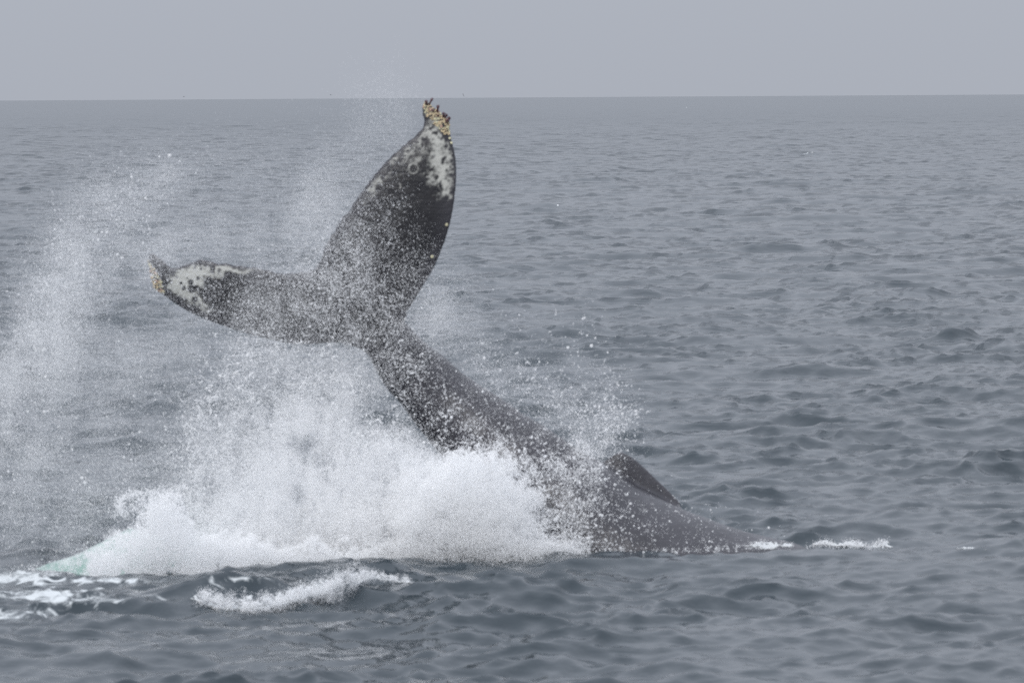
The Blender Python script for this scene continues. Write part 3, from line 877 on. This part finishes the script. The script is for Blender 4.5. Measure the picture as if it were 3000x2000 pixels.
# 4. the speckled veil in front of the flukes and tail stock
veil = Field()
veil.g(1010, 900, 160, 150, .34).g(1000, 760, 75, 140, .30, 30).g(880, 880, 130, 90, .30).g(1120, 850, 110, 130, .22).g(740, 900, 160, 75, .18, 12).g(700, 960, 110, 40, .22, 15).g(1140, 1010, 110, 90, .30).g(1080, 660, 65, 140, .16, 35).g(600, 840, 90, 60, .08).g(1230, 780, 60, 70, .10).g(450, 790, 45, 60, .3)
P1, R1 = veil.sample(0.0019, 60.15, 0.22, 1.4, clump(8, 8, 0.30, 0.72, 151, 1.05), 0, 0.4)
P2, R2 = veil.sample(0.0032, 60.1, 0.22, 2.0, lambda P: 0.25 * clump(9, 9, 0.38, 0.62, 157, 2.0)(P), 0, 0.4)
drops('spray_veil', np.concatenate([P1, P2]), np.concatenate([R1, R2]),
      'speckled veil of droplets falling in front of the flukes and tail stock', 'spray')

# 5. heavier drops flung across the whale's flank and off its back
fl = Field()
fl.g(1660, 1600, 80, 26, 1.0).g(1200, 1110, 70, 100, .30, 35).g(1330, 1240, 110, 80, .22, 35).g(1440, 1320, 120, 80, .24, 35).g(1560, 1370, 110, 80, .30, 35).g(1600, 1500, 70, 120, .45).g(1690, 1490, 60, 130, .48).g(1680, 1370, 80, 55, .38).g(1750, 1410, 70, 60, .25).g(1810, 1530, 140, 90, .11).g(1990, 1560, 160, 60, .06).g(1480, 1480, 60, 80, .4)
fl.path([(1640, 1612, 16, .5), (1760, 1612, 14, .55), (1900, 1612, 12, .45), (2050, 1610, 10, .5), (2190, 1602, 8, .4)], .3, 20)
P1, R1 = fl.sample(0.0021, 60.25, 0.15, 1.3, clump(7, 7, 0.40, 0.66, 161, 1.3), 0, 0.5)
P2, R2 = fl.sample(0.0038, 60.2, 0.15, 2.0, lambda P: 0.42 * clump(6, 6, 0.46, 0.64, 167, 2.0)(P), 0, 0.5)
P5, R5 = strands(fl, 320, 0.045, 0.0040, 60.2, 0.15)
bk_ = Field()
bk_.g(1390, 1060, 80, 60, .08, 35).g(1500, 1150, 110, 45, .16, 38).g(1580, 1120, 90, 40, .14, 20).g(1640, 1190, 80, 45, .12).g(1790, 1220, 60, 90, .28).g(1730, 1310, 80, 45, .35).g(1840, 1240, 40, 60, .14).g(1700, 1270, 70, 40, .2, 35).g(1560, 1010, 160, 90, .03).g(1720, 1060, 50, 120, .05)
P3, R3 = bk_.sample(0.0020, 61.3, 0.25, 1.6, clump(5, 5, 0.40, 0.66, 171, 1.6), 0, 0.5)
P4, R4 = bk_.sample(0.0038, 61.2, 0.25, 2.0, lambda P: 0.45 * clump(6, 6, 0.46, 0.64, 177, 2.0)(P), 0, 0.5)
P6, R6 = strands(bk_, 160, 0.04, 0.0040, 61.2, 0.2)
drops('flying_drops', np.concatenate([P1, P2, P3, P4, P5, P6]), np.concatenate([R1, R2, R3, R4, R5, R6]),
      'scattered white drops thrown across the flank and off the back before the dorsal fin', 'droplets')

# ------------------------------------------------------------------ pale green swell of aerated water at the left of the burst
gm, t, o = new_mat('aerated_water')
b = node(t, 'ShaderNodeBsdfPrincipled')
g_ = node(t, 'ShaderNodeNewGeometry')
nz = node(t, 'ShaderNodeTexNoise'); nz.inputs['Scale'].default_value = 3.5; nz.inputs['Detail'].default_value = 7; nz.inputs['Distortion'].default_value = 0.8
t.links.new(g_.outputs['Position'], nz.inputs['Vector'])
mm = node(t, 'ShaderNodeMix', data_type='RGBA'); mm.inputs['A'].default_value = (0.23, 0.35, 0.31, 1); mm.inputs['B'].default_value = (0.52, 0.60, 0.57, 1)
gmr = node(t, 'ShaderNodeMapRange', interpolation_type='SMOOTHSTEP'); gmr.inputs['From Min'].default_value = 0.36; gmr.inputs['From Max'].default_value = 0.66
t.links.new(nz.outputs['Fac'], gmr.inputs['Value'])
t.links.new(gmr.outputs[0], mm.inputs['Factor']); t.links.new(mm.outputs['Result'], b.inputs['Base Color'])
gb = node(t, 'ShaderNodeBump'); gb.inputs['Strength'].default_value = 0.5; gb.inputs['Distance'].default_value = 0.05
t.links.new(nz.outputs['Fac'], gb.inputs['Height']); t.links.new(gb.outputs[0], b.inputs['Normal'])
b.inputs['Roughness'].default_value = 0.25; b.inputs['IOR'].default_value = 1.333
t.links.new(b.outputs[0], o.inputs['Surface'])
nx, ny = 90, 40
px_ = np.linspace(60, 900, nx)
top = np.interp(px_, [60, 120, 208, 276, 330, 376, 450, 560, 700, 900], [-0.1, 0.0, 0.10, 0.22, 0.31, 0.36, 0.28, 0.08, -0.1, -0.3])
v = np.linspace(-1, 1, ny)
base = np.array([on_sea(p_, 1664) for p_ in px_])
BX = base[:, 0][:, None] + 0 * v[None, :]
prof = np.where(v < 0, np.cos(v * math.pi / 2) ** 1.0, np.cos(v * math.pi / 2) ** 1.3)
BY = base[:, 1][:, None] + 0.5 + v[None, :] * 0.8
BZ = (top[:, None] + 0.35) * prof[None, :] - 0.35
nzv = fbm(np.stack([BX * 3, BY * 3, 0 * BX], -1), 201, 4) - 0.5
BZ = BZ + nzv * 0.10 * np.clip(top[:, None] * 4, 0, 1)
ii = np.arange(nx * ny).reshape(nx, ny)
bf = np.stack([ii[:-1, :-1], ii[1:, :-1], ii[1:, 1:], ii[:-1, 1:]], -1).reshape(-1, 4)
link('water_bulge', mesh_from('water_bulge', np.stack([BX, BY, BZ], -1).reshape(-1, 3), bf, gm), kind='structure')

# ------------------------------------------------------------------ whitecaps, each a lump of foam on its wave
fm, t, o = new_mat('foam')
b = node(t, 'ShaderNodeBsdfPrincipled'); b.inputs['Base Color'].default_value = (0.60, 0.62, 0.63, 1); b.inputs['Roughness'].default_value = 0.7
b.inputs['Specular IOR Level'].default_value = 0.2
g_ = node(t, 'ShaderNodeNewGeometry')
nz = node(t, 'ShaderNodeTexNoise'); nz.inputs['Scale'].default_value = 40; nz.inputs['Detail'].default_value = 4
t.links.new(g_.outputs['Position'], nz.inputs['Vector'])
bb = node(t, 'ShaderNodeBump'); bb.inputs['Strength'].default_value = 0.7; bb.inputs['Distance'].default_value = 0.02
t.links.new(nz.outputs['Fac'], bb.inputs['Height']); t.links.new(bb.outputs[0], b.inputs['Normal'])
t.links.new(b.outputs[0], o.inputs['Surface'])

def sea_hit(px, py):
    """Where the photograph's ray meets the displaced water (march along it)."""
    d = fwd + (px - 1500) / FPX * RT + (1000 - py) / FPX * UP
    Y1 = FPX * CAM_H / max(py - 283.0, 2.0)
    ys = np.linspace(Y1 * 0.9, Y1 * 1.12, 500)
    tt = ys / d[1]
    P = ORG + d * tt[:, None]
    spc_ = np.interp(P[:, 1], rows, spc)
    dx_, dy_, dz_ = sea_height(P[:, 0], P[:, 1], spc_)
    k = np.argmax(P[:, 2] < dz_)
    return P[k] if (P[:, 2] < dz_).any() else on_sea(px, py)

ico = bmesh.new(); bmesh.ops.create_icosphere(ico, subdivisions=2, radius=1.0)
ICV = np.array([v_.co[:] for v_ in ico.verts]); ICF = np.array([[v_.index for v_ in f.verts] for f in ico.faces]); ico.free()
def whitecap(poly, n, rpx, label, vox, ymax=1e9, squash=0.7):
    P = np.array(poly, float)
    c = sea_hit(P[:, 0].mean(), P[:, 1].mean())
    m = FPX / c[1]
    # distance of the water under the foam, column by column
    cxs = np.linspace(P[:, 0].min(), P[:, 0].max(), max(2, int(np.ptp(P[:, 0]) / 40)))
    gx_, gy_ = np.meshgrid(np.linspace(P[:, 0].min(), P[:, 0].max(), 120), np.linspace(P[:, 1].min(), P[:, 1].max(), 60))
    in_ = poly_sd(poly, gx_, gy_) > 0
    cyb = []
    for x in cxs:
        j = np.argmin(np.abs(gx_[0] - x)); col_ = np.nonzero(in_[:, max(0, j - 3):j + 4].any(1))[0]
        cyb.append(gy_[col_[-1], 0] if len(col_) else np.nan)
    cyb = np.array(cyb); ok = ~np.isnan(cyb); cyb = np.interp(cxs, cxs[ok], cyb[ok])
    cY = np.array([sea_hit(x, y)[1] for x, y in zip(cxs, cyb)])
    cY = np.minimum(cY, ymax)
    if len(cY) > 4: cY = np.convolve(np.pad(cY, 2, 'edge'), np.ones(5) / 5, 'valid')
    got = []
    k = 0
    while len(got) < n and k < 9 * n + 2000:
        k += 1
        x = random.uniform(P[:, 0].min(), P[:, 0].max()); y = random.uniform(P[:, 1].min(), P[:, 1].max())
        if poly_sd(poly, np.array([x]), np.array([y]))[0] > 0: got.append((x, y))
    V, F = [], []
    for x, y in got:
        # the foam stands up on its crest: height from the picture, depth close to the crest line
        yb = np.interp(x, cxs, cyb)
        p = at(x, y, np.interp(x, cxs, cY) + (yb - y) / m * 1.6 + random.gauss(0, rpx / m))
        r = rpx / m * (random.uniform(0.55, 1.35) if n > 30 else random.uniform(0.9, 1.5))
        q = ICV * np.array([1.25, 1.25, squash]) * r
        F.append(ICF + sum(len(v_) for v_ in V)); V.append(q + p)
    # a low bed joins the lumps and reaches down into the water
    for x in np.linspace(P[:, 0].min() + rpx, P[:, 0].max() - rpx, max(3, int((np.ptp(P[:, 0])) / rpx))):
        near_ = [g for g in got if abs(g[0] - x) < rpx * 2.5] or got
        yb = np.interp(x, cxs, cyb); yq = np.mean([g[1] for g in near_])
        p = at(x, 0.5 * (yb + yq), np.interp(x, cxs, cY) + 0.5 * (yb - yq) / m * 1.6)
        q = ICV * np.array([2.2, 1.7, 0.6]) * rpx / m
        F.append(ICF + sum(len(v_) for v_ in V)); V.append(q + p)
    me0 = mesh_from('tmp', np.concatenate(V), np.concatenate(F))
    ob0 = bpy.data.objects.new('tmp', me0); COL.objects.link(ob0)
    md = ob0.modifiers.new('r', 'REMESH'); md.mode = 'VOXEL'; md.voxel_size = vox
    me = bpy.data.meshes.new_from_object(ob0.evaluated_get(bpy.context.evaluated_depsgraph_get()))
    bpy.data.objects.remove(ob0); bpy.data.meshes.remove(me0)
    bm_ = bmesh.new(); bm_.from_mesh(me)               # keep the one connected lump
    seen, isl = set(), []
    for v0 in bm_.verts:
        if v0 in seen: continue
        st_, grp = [v0], []
        seen.add(v0)
        while st_:
            q = st_.pop(); grp.append(q)
            for e in q.link_edges:
                w_ = e.other_vert(q)
                if w_ not in seen: seen.add(w_); st_.append(w_)
        isl.append(grp)
    isl.sort(key=len)
    bmesh.ops.delete(bm_, geom=[v_ for g in isl[:-1] for v_ in g], context='VERTS')
    bm_.to_mesh(me); bm_.free()
    if n < 400 and c[1] < 80:
        for v_ in me.vertices: v_.co.z += 0.006
    me.name = 'whitecap'; me.materials.clear(); me.materials.append(fm)
    me.polygons.foreach_set('use_smooth', [True] * len(me.polygons))
    return link('whitecap', me, label, 'whitecap', 'whitecaps on the sea')

def c4(x, y): return (x / 1.809, 1200 + y / 1.809)
whitecap([c4(*p) for p in [(1010, 990), (1060, 970), (1110, 990), (1170, 1000), (1240, 1010), (1350, 970), (1400, 970), (1470, 950), (1530, 950), (1600, 930), (1690, 905), (1720, 860), (1790, 850), (1850, 870), (1930, 850), (1990, 870), (2060, 870), (2150, 890), (2190, 915), (2130, 920), (2000, 900), (1900, 900), (1850, 960), (1840, 980), (1780, 975), (1720, 990), (1600, 1010), (1560, 1030), (1480, 1040), (1400, 1070), (1330, 1075), (1230, 1060), (1170, 1060), (1110, 1045), (1060, 1020)]],
         1500, 2.4, 'long white breaking crest in front of the big splash, nearest foam to the viewer', 0.007)
FR = Field()
FR.path([(600, 1752, 20), (700, 1772, 24), (800, 1768, 24), (900, 1740, 24), (980, 1715, 30), (1030, 1690, 24), (1100, 1688, 12), (1190, 1698, 10)], 1.7, 20)
fy = [sea_hit(x, y)[1] for x, y in ((600, 1765), (750, 1785), (900, 1752), (1020, 1730), (1190, 1705))]
a_, b_ = FR.bbox()[0], 0
_sd = sea_dist
sea_dist = lambda py: np.full(np.shape(py), 1e9)
P1, R1 = FR.sample(0.0019, lambda x, y: np.interp(x, [600, 750, 900, 1020, 1190], fy) - 0.05, 0.05, 1.6, clump(12, 12, 0.3, 0.6, 191, 1.6), 34, lim=False)
sea_dist = _sd
FQ = Field()
FQ.path([(2190, 1602, 9, .5), (2225, 1597, 11, 1), (2270, 1596, 11, 1), (2318, 1599, 8, .7)], 1, 10)
FQ.path([(2370, 1600, 8, .5), (2415, 1588, 10, 1), (2450, 1598, 9, .7), (2500, 1592, 11, 1), (2534, 1600, 8, .6)], 1, 12)
FQ.path([(2550, 1603, 8, .7), (2582, 1592, 10, 1), (2600, 1582, 8, .8)], 1, 6)
FQ.path([(2800, 1606, 7, .6), (2850, 1607, 8, 1), (2890, 1611, 6, .5)], 1, 8)
FQ2 = Field()
FQ2.path([(95, 1670, 12, .5), (180, 1652, 14, .3), (235, 1640, 20, .6), (290, 1600, 20, .7), (340, 1568, 18, .8)], .5, 14)
FQ2.path([(150, 1668, 10, .4), (260, 1672, 14, .7), (350, 1676, 14, .8)], .5, 8)
P3, R3 = FQ2.sample(0.0022, 58.45, 0.06, 1.6, clump(9, 9, 0.38, 0.62, 195, 1.8), 30, lim=False)
P2, R2 = FQ.sample(0.0026, lambda x, y: np.where(x < 2340, 60.85, 61.6), 0.06, 1.6, clump(14, 14, 0.36, 0.6, 193, 1.7), 16, lim=False)
P1 = np.concatenate([P1, P2, P3]); R1 = np.concatenate([R1, R2, R3])
drops('foam_spatter', P1, R1, 'fine white spatter over the breaking crest and the foam patches along the waterline', 'foam')
def ell(x0, x1, y0, y1, ragged=None):
    cx, cyy, a_, b_ = (x0 + x1) / 2, (y0 + y1) / 2, (x1 - x0) / 2, (y1 - y0) / 2
    return [(cx + a_ * math.cos(k * 0.3142) , cyy + b_ * math.sin(k * 0.3142)) for k in range(20)]
whitecap([(2192, 1600), (2215, 1590), (2240, 1590), (2272, 1588), (2284, 1600), (2262, 1610), (2230, 1609)], 130, 2.6, 'bubbly foam lapping the sloping back of the whale at the waterline', 0.008, 60.85)
whitecap([(2288, 1598), (2300, 1592), (2318, 1595), (2322, 1602), (2300, 1604)], 26, 3.0, 'small foam patch where the whale back slips under', 0.008, 60.85)
whitecap([(2380, 1596), (2400, 1587), (2415, 1581), (2432, 1586), (2450, 1594), (2475, 1588), (2500, 1586), (2528, 1590), (2534, 1602), (2505, 1604), (2490, 1597), (2465, 1604), (2440, 1600), (2420, 1596)], 170, 2.4, 'ragged foam line on the crest just beyond the submerged back', 0.008)
whitecap([(2550, 1600), (2570, 1598), (2582, 1584), (2594, 1578), (2602, 1582), (2601, 1600), (2616, 1602), (2600, 1608), (2560, 1609)], 80, 2.3, 'little pointed splash standing up right of the foam line', 0.008)
whitecap([(2802, 1606), (2830, 1602), (2850, 1604), (2890, 1610), (2870, 1615), (2830, 1612)], 60, 2.2, 'flat foam streak alone at the right edge level with the waterline', 0.008)
whitecap([(1606, 603), (1617, 601), (1626, 604), (1633, 599), (1637, 601), (1630, 610), (1616, 610)], 40, 2.0, 'small whitecap on a dark wavelet right of the upper fluke', 0.018)
whitecap([(2352, 452), (2365, 448), (2378, 446), (2384, 447), (2372, 451), (2358, 453)], 26, 1.3, 'thin whitecap streak on a long dark crest far out', 0.03)
whitecap(ell(2930, 2952, 324.5, 328.5), 14, 1.2, 'tiny white fleck below the horizon at the far right', 0.09)
whitecap(ell(2270, 2281, 282.8, 286), 8, 1.1, 'left one of two white flecks right at the horizon', 0.4)
whitecap(ell(2298, 2304, 282, 285), 6, 1.1, 'right one of two white flecks right at the horizon', 0.4)
whitecap(ell(1995, 2013, 313.5, 316.5), 10, 1.1, 'faint white fleck halfway between the upper fluke and the two horizon flecks', 0.15)
whitecap(ell(1086, 1097, 323, 327), 8, 1.2, 'tiny white fleck left of the upper fluke tip', 0.1)

# ------------------------------------------------------------------ three far seabirds
dk, t, o = new_mat('seabird_feathers')
b = node(t, 'ShaderNodeBsdfPrincipled'); b.inputs['Base Color'].default_value = (0.2, 0.2, 0.21, 1); b.inputs['Roughness'].default_value = 0.8
t.links.new(b.outputs[0], o.inputs['Surface'])
def seabird(px, py, label, tilt):
    vs, fs = [], []
    prof = [(-0.26, 0.01), (-0.18, 0.045), (-0.02, 0.075), (0.12, 0.06), (0.18, 0.035), (0.23, 0.04), (0.27, 0.03), (0.33, 0.006)]
    for y_, r_ in prof:
        for k in range(6):
            a = k * math.pi / 3
            vs.append((r_ * math.cos(a), y_, r_ * math.sin(a)))
    for i in range(len(prof) - 1):
        for k in range(6):
            fs.append((i * 6 + k, i * 6 + (k + 1) % 6, i * 6 + 6 + (k + 1) % 6, i * 6 + 6 + k))
    for sgn in (-1, 1):
        n0 = len(vs)
        sec = [(0.04, 0.13, -0.07, 0.03), (0.26, 0.14, -0.04, 0.16), (0.50, 0.05, -0.08, 0.10), (0.62, -0.03, -0.10, 0.04)]
        for x_, yl, yt, z_ in sec:
            vs += [(sgn * x_, yl, z_ + 0.008), (sgn * x_, yt, z_ + 0.006), (sgn * x_, yt, z_ - 0.006), (sgn * x_, yl, z_ - 0.008)]
        for i in range(3):
            for k in range(4):
                fs.append((n0 + i * 4 + k, n0 + i * 4 + (k + 1) % 4, n0 + i * 4 + 4 + (k + 1) % 4, n0 + i * 4 + 4 + k))
        fs.append((n0 + 12, n0 + 13, n0 + 14, n0 + 15))
    me = bpy.data.meshes.new('seabird'); me.from_pydata(vs, [], fs); me.materials.append(dk)
    bm_ = bmesh.new(); bm_.from_mesh(me); bmesh.ops.recalc_face_normals(bm_, faces=bm_.faces); bm_.to_mesh(me); bm_.free()
    ob = link('seabird', me, label, 'bird', 'seabirds low over the horizon')
    ob.location = at(px, py, 1150.0)
    ob.rotation_euler = (0.2, tilt, 0.9)
    ob.scale = (0.62, 0.62, 0.62)
seabird(1357, 279, 'tiny dark seabird over the horizon right of the upper fluke tip', 1.0)
seabird(969, 279, 'tiny dark seabird over the horizon left of the upper fluke', 0.2)
seabird(539, 284, 'tiny dark seabird over the horizon, leftmost of the three', -0.2)
